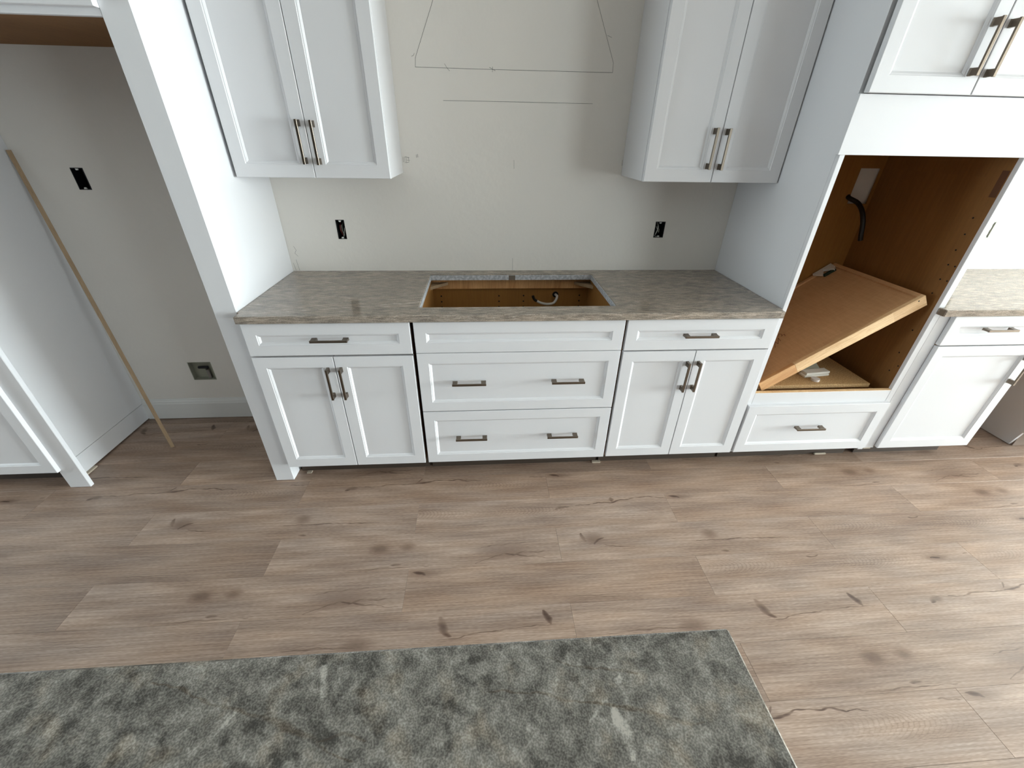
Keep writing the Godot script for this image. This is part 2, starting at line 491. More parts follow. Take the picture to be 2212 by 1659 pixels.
func island_texture() -> ImageTexture:
	var w := 2000
	var h := 720
	var px := 2000.0 / 1.2
	var a := noise(w, h, 21, 0.003, FastNoiseLite.TYPE_SIMPLEX_SMOOTH, 3)
	var b := noise(w, h, 22, 0.015, FastNoiseLite.TYPE_SIMPLEX, 5)
	var b2 := noise(w, h, 29, 0.007, FastNoiseLite.TYPE_SIMPLEX, 5)
	var r1 := noise(w, h, 33, 0.012, FastNoiseLite.TYPE_SIMPLEX_SMOOTH, 3)
	var r2 := noise(w, h, 35, 0.022, FastNoiseLite.TYPE_SIMPLEX_SMOOTH, 2)
	var blob := noise(w, h, 37, 0.017, FastNoiseLite.TYPE_SIMPLEX_SMOOTH, 4)
	var f := noise(w, h, 25, 0.16, FastNoiseLite.TYPE_SIMPLEX, 3)
	var pale := PackedFloat32Array()
	pale.resize(w * h)
	var dk := PackedFloat32Array()
	dk.resize(w * h)
	var at := func(x: float, z: float) -> Vector2: return Vector2((x - 0.263) * px / w, z * px / h)
	for k in SEAMS.size():
		var pts := []
		for p in SEAMS[k]:
			pts.append(at.call(p[0], p[1]))
		dk = stroke(dk, w, h, pts, 5.0, 0.42, k + 50)
	for k in CRYSTALS.size():
		var c: Array = CRYSTALS[k]
		pale = stroke(pale, w, h, wavy(at.call(c[0], c[1]), at.call(c[2], c[3]), 5, 0.003, k), c[4] * 0.6, 0.55, k + 310)
	var out := PackedByteArray()
	out.resize(w * h * 3)
	for i in w * h:
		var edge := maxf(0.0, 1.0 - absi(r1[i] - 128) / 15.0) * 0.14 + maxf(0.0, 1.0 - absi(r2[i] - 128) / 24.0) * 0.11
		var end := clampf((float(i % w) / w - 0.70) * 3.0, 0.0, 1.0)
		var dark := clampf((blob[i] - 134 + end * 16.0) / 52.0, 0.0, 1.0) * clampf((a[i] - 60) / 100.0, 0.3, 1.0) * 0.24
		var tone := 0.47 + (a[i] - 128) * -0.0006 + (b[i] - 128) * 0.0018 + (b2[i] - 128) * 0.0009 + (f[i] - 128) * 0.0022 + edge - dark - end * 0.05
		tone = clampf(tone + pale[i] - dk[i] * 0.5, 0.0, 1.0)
		var brown := clampf((b2[i] - 150) * 0.012, 0.0, 1.0) * 8.0 + dk[i] * 18.0
		out[i * 3] = clampi(int(66 + 130 * tone + brown), 0, 255)
		out[i * 3 + 1] = clampi(int(64 + 128 * tone + brown * 0.35), 0, 255)
		out[i * 3 + 2] = clampi(int(59 + 124 * tone - brown * 0.3), 0, 255)
	var im := Image.create_from_data(w, h, false, Image.FORMAT_RGB8, out)
	im.generate_mipmaps()
	return ImageTexture.create_from_image(im)

func plain(c: Color, rough: float, metal := 0.0) -> StandardMaterial3D:
	var m := StandardMaterial3D.new()
	m.albedo_color = c
	m.roughness = rough
	m.metallic = metal
	return m

func textured(t: Texture2D, rough: float, uv := Vector3.ONE, tri := false, tint := Color.WHITE) -> StandardMaterial3D:
	var m := plain(tint, rough)
	m.albedo_texture = t
	m.uv1_scale = uv
	m.uv1_triplanar = tri
	return m

func grain_normal(sd: int, freq: float, strength: float) -> ImageTexture:
	var f := FastNoiseLite.new()
	f.seed = sd
	f.frequency = freq
	f.fractal_octaves = 3
	var im := f.get_seamless_image(256, 256)
	im.convert(Image.FORMAT_RGBA8)
	im.bump_map_to_normal_map(strength)
	im.generate_mipmaps()
	return ImageTexture.create_from_image(im)

func make_materials() -> void:
	M.white = plain(Color(0.857, 0.855, 0.862), 0.42)
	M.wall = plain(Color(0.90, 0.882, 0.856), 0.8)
	M.wall.normal_enabled = true
	M.wall.normal_texture = grain_normal(4, 0.03, 1.2)
	M.wall.normal_scale = 0.35
	M.wall.uv1_triplanar = true
	M.wall.uv1_scale = Vector3.ONE * 3.0
	M.wall_dim = plain(Color(0.62, 0.60, 0.57), 0.8)  # unseen walls, darkened to cut light bounced into the alcove
	M.ceiling = plain(Color(0.88, 0.88, 0.87), 0.9)
	M.trim = plain(Color(0.88, 0.88, 0.87), 0.45)
	M.interior = textured(wood_texture(40, Color8(142, 96, 40), Color8(154, 106, 46)), 0.75, Vector3(1.6, 0.8, 1.6), true)
	M.lining = textured(wood_texture(44, Color8(124, 84, 40), Color8(136, 94, 46)), 0.75, Vector3(1.4, 0.7, 1.4), true)
	M.shelf = textured(wood_texture(45, Color8(196, 152, 108), Color8(216, 172, 128)), 0.5, Vector3(1.6, 0.8, 1.6), true)
	M.rawwood = textured(wood_texture(48, Color8(206, 164, 116), Color8(244, 212, 166)), 0.55, Vector3(4, 1.6, 4), true)
	M.rawwood2 = textured(wood_texture(49, Color8(190, 136, 84), Color8(228, 178, 124)), 0.55, Vector3(4, 1.6, 4), true)
	M.rail = textured(wood_texture(70, Color8(200, 156, 108), Color8(240, 208, 162), 256, 512, 16, true), 0.55, Vector3(1.6, 5, 1))
	M.rail_dark = textured(wood_texture(71, Color8(186, 134, 84), Color8(222, 176, 124), 256, 512, 16, true), 0.55, Vector3(1.6, 5, 1))
	M.stick = textured(wood_texture(52, Color8(148, 122, 92), Color8(178, 152, 120)), 0.6, Vector3(5, 1.2, 5), true)
	M.particle = textured(speckle_texture(60, Color8(140, 104, 62), Color8(206, 172, 122), 0.16), 0.8, Vector3.ONE * 3.0, true)
	M.toe = plain(Color8(62, 50, 40), 0.8)
	M.metal = plain(Color(0.47, 0.43, 0.385), 0.32, 1.0)
	M.steel = plain(Color(0.62, 0.61, 0.60), 0.3, 1.0)
	M.box_blue = plain(Color(0.03, 0.035, 0.06), 0.5)
	M.box_dark = plain(Color(0.03, 0.028, 0.026), 0.6)
	M.box_grey = plain(Color(0.60, 0.60, 0.54), 0.55)
	M.cable = plain(Color(0.055, 0.05, 0.05), 0.45)
	M.cable_white = plain(Color(0.80, 0.77, 0.73), 0.4)
	M.wire_red = plain(Color(0.35, 0.10, 0.08), 0.5)
	M.wire_white = plain(Color(0.82, 0.82, 0.80), 0.5)
	M.copper = plain(Color(0.75, 0.45, 0.28), 0.4, 1.0)
	M.plastic = plain(Color(0.88, 0.87, 0.84), 0.45)
	M.clear = plain(Color(0.85, 0.82, 0.80), 0.2)
	M.green = plain(Color(0.05, 0.16, 0.09), 0.5)
	M.pencil = plain(Color(0.42, 0.42, 0.41), 0.8)
	M.pencil_faint = plain(Color(0.56, 0.55, 0.53), 0.8)
	M.stain = plain(Color8(92, 58, 34), 0.8)
	M.hole = plain(Color(0.05, 0.035, 0.02), 0.9)
	M.putty = plain(Color(0.70, 0.65, 0.58), 0.8)
	M.marker = plain(Color(0.40, 0.17, 0.10), 0.7)
	M.groove = plain(Color(0.42, 0.42, 0.40), 0.8)
	M.stone = textured(counter_texture(), 0.09, Vector3(0.42, 1.48, 1))
	M.stone.metallic_specular = 0.5
	M.stone_cut = textured(speckle_texture(64, Color8(150, 152, 156), Color8(214, 214, 216), 0.09), 0.7, Vector3.ONE * 2.0, true)
	M.smear = plain(Color8(112, 100, 88), 0.5)  # mark on the sawn edge, and shade painted on the far slab end
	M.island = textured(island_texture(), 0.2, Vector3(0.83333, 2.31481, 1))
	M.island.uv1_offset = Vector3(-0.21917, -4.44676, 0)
	M.rim = textured(speckle_texture(66, Color8(150, 140, 120), Color8(214, 200, 176), 0.12), 0.3, Vector3.ONE * 2.0, true)
	M.subfloor = plain(Color8(120, 102, 88), 0.7)
	M.alu = plain(Color(0.9, 0.9, 0.9), 0.5)

# ------------------------------------------------------------------ joinery
func recessed_front(x0: float, x1: float, y0: float, y1: float, z0: float, z1: float) -> Array:
	var f := MB.new()
	var e := 0.0016
	f.rings(x0, x1, y0, y1, [Vector2(0.02, z0), Vector2(0, z0), Vector2(0, z1 - e), Vector2(e, z1), Vector2(0.0485, z1), Vector2(0.0500, z1 - 0.0022), Vector2(0.0535, z1 - 0.0030), Vector2(0.0590, z1 - 0.0075), Vector2(0.0600, z1 - 0.0095)])
	var p := MB.new().box(Vector3(x0 + 0.0585, y0 + 0.0585, z0 + 0.004), Vector3(x1 - 0.0585, y1 - 0.0585, z1 - 0.0093))
	return [f, p]

# a bar pull on two flared feet; "flat" is along x, else along y; c is its middle, z the face it stands on
func pull(parent: Node3D, cx: float, cy: float, z: float, flat: bool) -> MeshInstance3D:
	var g := MB.new()
	var b := Basis.IDENTITY if flat else Basis(Vector3(0, 1, 0), Vector3(-1, 0, 0), Vector3(0, 0, 1))
	g.xf = Transform3D(b, Vector3(cx, cy, z))
	g.box(Vector3(-0.0755, -0.0050, 0.0235), Vector3(0.0755, 0.0050, 0.0305), 0.0008)
	for s in [-1, 1]:
		var m: float = s * 0.0635
		var lo := [Vector3(m - 0.0115, -0.0060, 0), Vector3(m + 0.0115, -0.0060, 0), Vector3(m + 0.0115, 0.0060, 0), Vector3(m - 0.0115, 0.0060, 0)]
		var mi := [Vector3(m - 0.0108, -0.0048, 0.005), Vector3(m + 0.0108, -0.0048, 0.005), Vector3(m + 0.0108, 0.0048, 0.005), Vector3(m - 0.0108, 0.0048, 0.005)]
		var hi := [Vector3(m - 0.0105, -0.0042, 0.024), Vector3(m + 0.0105, -0.0042, 0.024), Vector3(m + 0.0105, 0.0042, 0.024), Vector3(m - 0.0105, 0.0042, 0.024)]
		for k in 4:
			var k2 := (k + 1) % 4
			g.quad(lo[k], lo[k2], mi[k2], mi[k])
			g.quad(mi[k], mi[k2], hi[k2], hi[k])
	return part(parent, "handle", g, M.metal)

func front(cab: Node3D, called: String, x0: float, x1: float, y0: float, y1: float, pulls: Array, z1 := ZD, z0 := ZF) -> MeshInstance3D:
	var fp := recessed_front(x0, x1, y0, y1, z0, z1)
	var o := part(cab, called, fp[0], M.white)
	part(o, "panel", fp[1], M.white)
	for p in pulls:
		pull(o, p[0], p[1], z1, p[2])
	return o

func base_box(cab: Node3D, x0: float, x1: float) -> void:
	part(cab, "body", MB.new().box(Vector3(x0, 0.112, 0.004), Vector3(x1, 0.8835, ZF - 0.004)), M.lining)
	part(cab, "toe_kick", MB.new().box(Vector3(x0, 0.0, 0.51), Vector3(x1, 0.112, 0.525)), M.toe)

# an electrical box let into the wall: a five-sided shell with fixing ears and wire ends
func wall_box(called: String, x0: float, x1: float, y0: float, y1: float, mat: Material, label: String, wires: Array) -> Node3D:
	var o := thing(called, Vector3((x0 + x1) * 0.5, y0, 0), label, "electrical box", "open outlet boxes in the wall")
	var d := -0.058
	var s := 0.003
	var g := MB.new()
	g.box(Vector3(x0, y0, d), Vector3(x1, y1, d + s))
	g.box(Vector3(x0, y0, d), Vector3(x0 + s, y1, 0.0012))
	g.box(Vector3(x1 - s, y0, d), Vector3(x1, y1, 0.0012))
	g.box(Vector3(x0, y0, d), Vector3(x1, y0 + s, 0.0012))
	g.box(Vector3(x0, y1 - s, d), Vector3(x1, y1, 0.0012))
	part(o, "shell", g, mat)
	var xm := (x0 + x1) * 0.5
	for e in [[y1, -1.0], [y0, 1.0]]:
		var ear := MB.new()
		var yy: float = e[0]
		var sg: float = e[1]
		ear.prism([Vector2(xm - 0.007, yy), Vector2(xm + 0.007, yy), Vector2(xm + 0.004, yy + sg * 0.010), Vector2(xm - 0.004, yy + sg * 0.010)] if sg > 0 else [Vector2(xm - 0.007, yy), Vector2(xm - 0.004, yy + sg * 0.010), Vector2(xm + 0.004, yy + sg * 0.010), Vector2(xm + 0.007, yy)], 2, -0.004, 0.001)
		part(o, "ear", ear, M.wire_white)
	for w in wires:
		part(o, "wire", MB.new().tube(w[0], w[2]), w[1])
	return o

func pencil(wall: Node3D, pts: Array, mat: Material, wid := 0.0014) -> void:
	var g := MB.new()
	for k in pts.size() - 1:
		var a: Vector2 = pts[k]
		var b: Vector2 = pts[k + 1]
		var d := (b - a).normalized() * wid * 0.5
		var s := Vector2(-d.y, d.x)
		var q := [a - d - s, b + d - s, b + d + s, a - d + s]
		g.quad(Vector3(q[0].x, q[0].y, 0.0006), Vector3(q[1].x, q[1].y, 0.0006), Vector3(q[2].x, q[2].y, 0.0006), Vector3(q[3].x, q[3].y, 0.0006))
	part(wall, "pencil_line", g, mat)

# a wall of boxes along x with rectangular holes (x0, x1, y0, y1)
func pierced(x0: float, x1: float, y0: float, y1: float, z0: float, z1: float, holes: Array) -> MB:
	var xs := [x0, x1]
	var ys := [y0, y1]
	for h in holes:
		xs.append_array([h[0], h[1]])
		ys.append_array([h[2], h[3]])
	xs.sort()
	ys.sort()
	var g := MB.new()
	for i in xs.size() - 1:
		if xs[i + 1] - xs[i] < 1e-5:
			continue
		var start := -1.0
		for j in ys.size() - 1:
			if ys[j + 1] - ys[j] < 1e-5:
				continue
			var mx: float = (xs[i] + xs[i + 1]) * 0.5
			var my: float = (ys[j] + ys[j + 1]) * 0.5
			var open := false
			for h in holes:
				if mx > h[0] and mx < h[1] and my > h[2] and my < h[3]:
					open = true
			if open:
				if start >= 0.0:
					g.box(Vector3(xs[i], start, z0), Vector3(xs[i + 1], ys[j], z1))
				start = -1.0
			elif start < 0.0:
				start = ys[j]
		if start >= 0.0:
			g.box(Vector3(xs[i], start, z0), Vector3(xs[i + 1], y1, z1))
	return g

# ------------------------------------------------------------------ the scene
const X0 := -5.4       # inside faces of the room
const X2 := 5.6       # beyond z = 3.7 an added step narrows the room, bringing window light nearer
const X1 := 11.4
const Z1 := 11.0
const CEIL := 2.74

func _ready() -> void:
	# camera: 2212 x 1659 pixels, focal length 893.4 pixels
	var cam := Camera3D.new()
	cam.name = "camera"
	cam.fov = rad_to_deg(2.0 * atan(829.5 / 893.44))
	cam.near = 0.02
	cam.far = 60.0
	var by := Basis(Vector3.UP, -0.0756)
	var bx := Basis(Vector3.RIGHT, -0.5408)
	var bz := Basis(Vector3.BACK, 0.0184)
	cam.transform = Transform3D(by * bx * bz, Vector3(1.1102, 1.541, 2.2382))
	add_child(cam)
	cam.current = true
	# sky and exposure
	var we := WorldEnvironment.new()
	we.name = "environment"
	var env := Environment.new()
	var sky := Sky.new()
	var sm := ProceduralSkyMaterial.new()
	sm.sky_top_color = Color(0.55, 0.70, 0.95)
	sm.sky_horizon_color = Color(0.85, 0.90, 0.97)
	sm.ground_bottom_color = Color(0.34, 0.34, 0.32)
	sm.ground_horizon_color = Color(0.55, 0.56, 0.55)
	sky.sky_material = sm
	env.background_mode = Environment.BG_SKY
	env.sky = sky
	env.background_energy_multiplier = 1.0
	env.tonemap_mode = Environment.TONE_MAPPER_LINEAR
	env.tonemap_exposure = 0.64
	env.sdfgi_enabled = true
	env.ssao_enabled = true
	env.ssil_enabled = true
	we.environment = env
	add_child(we)
	# daylight through the room's openings: a wide glazed door in the wall beyond the oven cabinet, a window
	# behind the camera in an added wall step and a smaller one in the opposite side wall
	daylight("window_light", Vector3(X1 - 0.03, 1.30, 2.15), Vector3(-1, 0, 0), Vector2(3.0, 2.1), 245.0, Color(0.93, 0.985, 1.0))
	daylight("window_light", Vector3(X2 - 0.03, 1.35, 5.0), Vector3(-1, 0, 0), Vector2(2.0, 1.9), 18.0, Color(0.93, 0.985, 1.0))
	daylight("window_light", Vector3(X0 + 0.03, 1.2, 1.6), Vector3(1, 0, 0), Vector2(1.4, 1.8), 23.0, Color(0.90, 0.97, 1.0))
	make_materials()
	build_room()
	build_floor()
	build_fridge_bay()
	build_base_run()
	build_uppers()
	build_oven_cabinet()
	build_far_run()
	build_island()
	build_boxes()

func daylight(called: String, at: Vector3, towards: Vector3, size: Vector2, energy: float, c: Color) -> void:
	var l := AreaLight3D.new()
	l.name = numbered(called, self)
	l.area_size = size
	l.light_energy = energy
	l.light_color = c
	l.shadow_enabled = true
	l.set("area_range", 20.0)
	add_child(l)
	l.look_at_from_position(at, at + towards, Vector3.UP)

# the openings that the wall leaves for the electrical boxes
const HOLES := [[0.382, 0.424, 1.076, 1.168], [2.020, 2.072, 1.087, 1.167], [-0.748, -0.694, 1.294, 1.385], [-0.612, -0.484, 0.267, 0.385], [3.914, 3.950, 1.089, 1.175]]

func build_room() -> void:
	var g := pierced(X0, X1, 0.0, CEIL, -0.013, 0.0, HOLES)
	g.box(Vector3(X0, 0, -0.14), Vector3(X1, CEIL, -0.09))
	g.box(Vector3(X0, CEIL - 0.03, -0.09), Vector3(X1, CEIL, -0.013))
	g.box(Vector3(X0, -0.02, -0.09), Vector3(X1, 0.03, -0.013))
	g.box(Vector3(X0, 0, -0.09), Vector3(X0 + 0.04, CEIL, -0.013))
	g.box(Vector3(X1 - 0.04, 0, -0.09), Vector3(X1, CEIL, -0.013))
	var wall := struct("wall_back", g, M.wall, "warm white plaster wall with pencil marks behind the cabinets", "wall")
	# pencil outline of a hood and other marks
	pencil(wall, [Vector2(0.932, 2.003), Vector2(0.843, 1.817), Vector2(0.840, 1.786), Vector2(1.170, 1.785), Vector2(1.699, 1.786), Vector2(1.698, 1.820), Vector2(1.601, 2.023)], M.pencil)
	pencil(wall, [Vector2(0.932, 2.003), Vector2(1.03, 2.21)], M.pencil)
	pencil(wall, [Vector2(1.601, 2.023), Vector2(1.51, 2.21)], M.pencil)
	pencil(wall, [Vector2(0.951, 1.670), Vector2(1.32, 1.671), Vector2(1.46, 1.6705)], M.pencil)
	pencil(wall, [Vector2(1.46, 1.6705), Vector2(1.623, 1.671)], M.pencil_faint)
	pencil(wall, [Vector2(0.84, 1.832), Vector2(0.836, 1.825), Vector2(0.828, 1.822)], M.pencil_faint)
	pencil(wall, [Vector2(0.965, 1.800), Vector2(0.975, 1.785), Vector2(0.985, 1.776)], M.pencil_faint)
	pencil(wall, [Vector2(1.157, 1.792), Vector2(1.182, 1.781)], M.pencil)
	pencil(wall, [Vector2(1.1705, 1.794), Vector2(1.1695, 1.777)], M.pencil)
	pencil(wall, [Vector2(1.66, 1.912), Vector2(1.678, 1.906)], M.pencil_faint)
	pencil(wall, [Vector2(1.270, 0.978), Vector2(1.271, 0.915)], M.pencil_faint)
	pencil(wall, [Vector2(1.269, 1.440), Vector2(1.270, 1.405)], M.pencil_faint)
	pencil(wall, [Vector2(0.7475, 1.447), Vector2(0.7475, 1.426)], M.pencil)
	pencil(wall, [Vector2(0.755, 1.448), Vector2(0.755, 1.424), Vector2(0.773, 1.426), Vector2(0.773, 1.446), Vector2(0.755, 1.447)], M.pencil_faint)
	pencil(wall, [Vector2(0.762, 1.450), Vector2(0.763, 1.422)], M.pencil_faint)
	pencil(wall, [Vector2(0.768, 1.444), Vector2(0.777, 1.444)], M.pencil_faint)
	pencil(wall, [Vector2(0.765, 1.434), Vector2(0.778, 1.434)], M.pencil_faint)
	pencil(wall, [Vector2(0.808, 1.455), Vector2(0.819, 1.455)], M.pencil_faint)
	pencil(wall, [Vector2(0.808, 1.449), Vector2(0.820, 1.449)], M.pencil_faint)
	pencil(wall, [Vector2(0.816, 1.460), Vector2(0.811, 1.445)], M.pencil_faint)
	pencil(wall, [Vector2(1.797, 1.448), Vector2(1.797, 1.424)], M.pencil_faint)
	pencil(wall, [Vector2(0.128, 0.955), Vector2(0.133, 0.918)], M.pencil_faint)
	pencil(wall, [Vector2(0.146, 0.972), Vector2(0.151, 0.916)], M.pencil_faint)
	pencil(wall, [Vector2(0.150, 1.04), Vector2(0.158, 1.02), Vector2(0.148, 1.005), Vector2(0.160, 0.990)], M.pencil_faint)
	# the other walls, with the openings that the daylight comes through
	var wr := MB.new()
	wr.box(Vector3(X1, 0, -0.14), Vector3(X1 + 0.15, CEIL, 0.7))
	wr.box(Vector3(X1, 0, 3.5), Vector3(X1 + 0.15, CEIL, 3.85))
	wr.box(Vector3(X1, 2.4, 0.7), Vector3(X1 + 0.15, CEIL, 3.5))
	wr.box(Vector3(X1, -0.02, 0.7), Vector3(X1 + 0.15, 0.2, 3.5))
	struct("wall_right", wr, M.wall, "end wall of the added nook with its wide glazed opening beyond the oven cabinet", "wall")
	struct("wall_added_nook", MB.new().box(Vector3(X2 + 0.15, 0, 3.7), Vector3(X1, CEIL, 3.85)), M.wall, "unseen return wall of a nook added to shape the window light", "wall")
	var ws := MB.new()
	ws.box(Vector3(X2, 0, 3.7), Vector3(X2 + 0.15, CEIL, 4.0))
	ws.box(Vector3(X2, 0, 6.0), Vector3(X2 + 0.15, CEIL, Z1 + 0.15))
	ws.box(Vector3(X2, 2.3, 4.0), Vector3(X2 + 0.15, CEIL, 6.0))
	ws.box(Vector3(X2, 0, 4.0), Vector3(X2 + 0.15, 0.4, 6.0))
	struct("wall_stepped_in", ws, M.wall, "unseen side wall stepped in to bring its tall window light nearer", "wall")
	var wl := MB.new()
	wl.box(Vector3(X0 - 0.15, 0, -0.14), Vector3(X0, CEIL, 0.9))
	wl.box(Vector3(X0 - 0.15, 0, 2.3), Vector3(X0, CEIL, Z1 + 0.15))
	wl.box(Vector3(X0 - 0.15, 2.1, 0.9), Vector3(X0, CEIL, 2.3))
	wl.box(Vector3(X0 - 0.15, 0, 0.9), Vector3(X0, 0.3, 2.3))
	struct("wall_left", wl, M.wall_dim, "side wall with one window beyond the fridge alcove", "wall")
	var wf := pierced(X0, X2, 0.0, CEIL, Z1, Z1 + 0.15, [])
	struct("wall_front", wf, M.wall_dim, "unseen wall facing the kitchen run, darkened to cut bounce light", "wall")
	struct("ceiling", MB.new().box(Vector3(X0 - 0.15, CEIL, -0.14), Vector3(X1 + 0.15, CEIL + 0.15, Z1 + 0.15)), M.ceiling, "flat white ceiling of the kitchen", "ceiling")
	var fd := MB.new()
	for z in [0.7, 2.07, 3.44]:
		fd.box(Vector3(X1 + 0.05, 0.2, z), Vector3(X1 + 0.10, 2.4, z + 0.06))
	fd.box(Vector3(X1 + 0.05, 0.2, 0.7), Vector3(X1 + 0.10, 0.26, 3.5))
	fd.box(Vector3(X1 + 0.05, 2.34, 0.7), Vector3(X1 + 0.10, 2.4, 3.5))
	struct("window_1", fd, M.trim, "white frame of the wide glazed opening in the added nook", "window")
	var fe := MB.new()
	for z in [4.0, 4.97, 5.94]:
		fe.box(Vector3(X2 + 0.05, 0.4, z), Vector3(X2 + 0.10, 2.3, z + 0.06))
	fe.box(Vector3(X2 + 0.05, 0.4, 4.0), Vector3(X2 + 0.10, 0.46, 6.0))
	fe.box(Vector3(X2 + 0.05, 2.24, 4.0), Vector3(X2 + 0.10, 2.3, 6.0))
	struct("window_2", fe, M.trim, "white frame of the unseen tall window set nearer by the added wall step", "window")
	var fl := MB.new()
	for z in [0.9, 1.57, 2.24]:
		fl.box(Vector3(X0 - 0.10, 0.3, z), Vector3(X0 - 0.05, 2.1, z + 0.06))
	fl.box(Vector3(X0 - 0.10, 0.3, 0.9), Vector3(X0 - 0.05, 0.36, 2.3))
	fl.box(Vector3(X0 - 0.10, 2.04, 0.9), Vector3(X0 - 0.05, 2.1, 2.3))
	struct("window_3", fl, M.trim, "white frame of the smaller side window", "window")

func build_floor() -> void:
	var slab := struct("floor", MB.new().box(Vector3(X0 - 0.15, -0.12, -0.14), Vector3(X1 + 0.15, -0.0045, Z1 + 0.15)), M.subfloor, "greige oak-look vinyl plank floor in front of the cabinets", "floor")
	var length := 1.2196
	var pitch := 0.1795
	var mats := []
	for k in 7:
		var t := plank_texture(k)
		for tint in [Color(0.985, 0.985, 0.985), Color(0.93, 0.922, 0.915), Color(0.97, 0.955, 0.938)]:
			mats.append(textured(t, 0.42, Vector3.ONE, false, tint))
	# what the photograph shows on the nearest planks: row, plank -> figure
	var seen := {"0:0": 0, "0:1": 0, "0:2": 4, "0:3": 2, "1:0": 3, "1:1": 1, "1:2": 4, "2:0": 4, "2:1": 2, "2:2": 3, "2:3": 5,
		"3:-1": 4, "3:0": 2, "3:1": 4, "3:2": 5, "4:0": 4, "4:1": 6, "4:2": 6, "4:3": 0, "5:0": 1, "5:1": 3, "5:2": 2, "5:3": 4, "6:2": 0, "6:3": 4, "-1:0": 2, "-1:1": 4, "-1:2": 3}
	var meshes := {}
	var rng := RandomNumberGenerator.new()
	rng.seed = 8
	for row in range(-4, 14):
		var z0 := 0.607 + pitch * row
		var z1 := z0 + pitch
		z0 = maxf(z0, 0.001)
		var start := (-1.02 if row % 2 == 0 else -0.44)
		for i in range(-4, 11):
			var xa := start + length * i
			var xb := xa + length
			var kind: int = seen.get("%d:%d" % [row, i], (absi(row * 5 + i * 3) + 2) % 7)
			var tint := rng.randi() % 3
			xa = maxf(xa, X0 + 0.002)
			xb = minf(xb, X1 - 0.002)
			if xb - xa < 0.05:
				continue
			var key := "%d|%d|%d|%d" % [kind, tint, int(round((xb - xa) * 1000)), int(round((z1 - z0) * 1000))]
			if not meshes.has(key):
				var g := MB.new()
				g.whole = true
				g.lo = Vector3.ZERO
				g.size = Vector3(length, 1, pitch)
				g.box(Vector3(0.0002, -0.0042, 0.0002), Vector3(xb - xa - 0.0002, 0.0, z1 - z0 - 0.0002), 0.0006)
				meshes[key] = g.mesh(mats[kind * 3 + tint])
			var o := MeshInstance3D.new()
			o.name = numbered("plank", slab)
			o.mesh = meshes[key]
			slab.add_child(o)
			o.position = Vector3(xa, 0, z0)

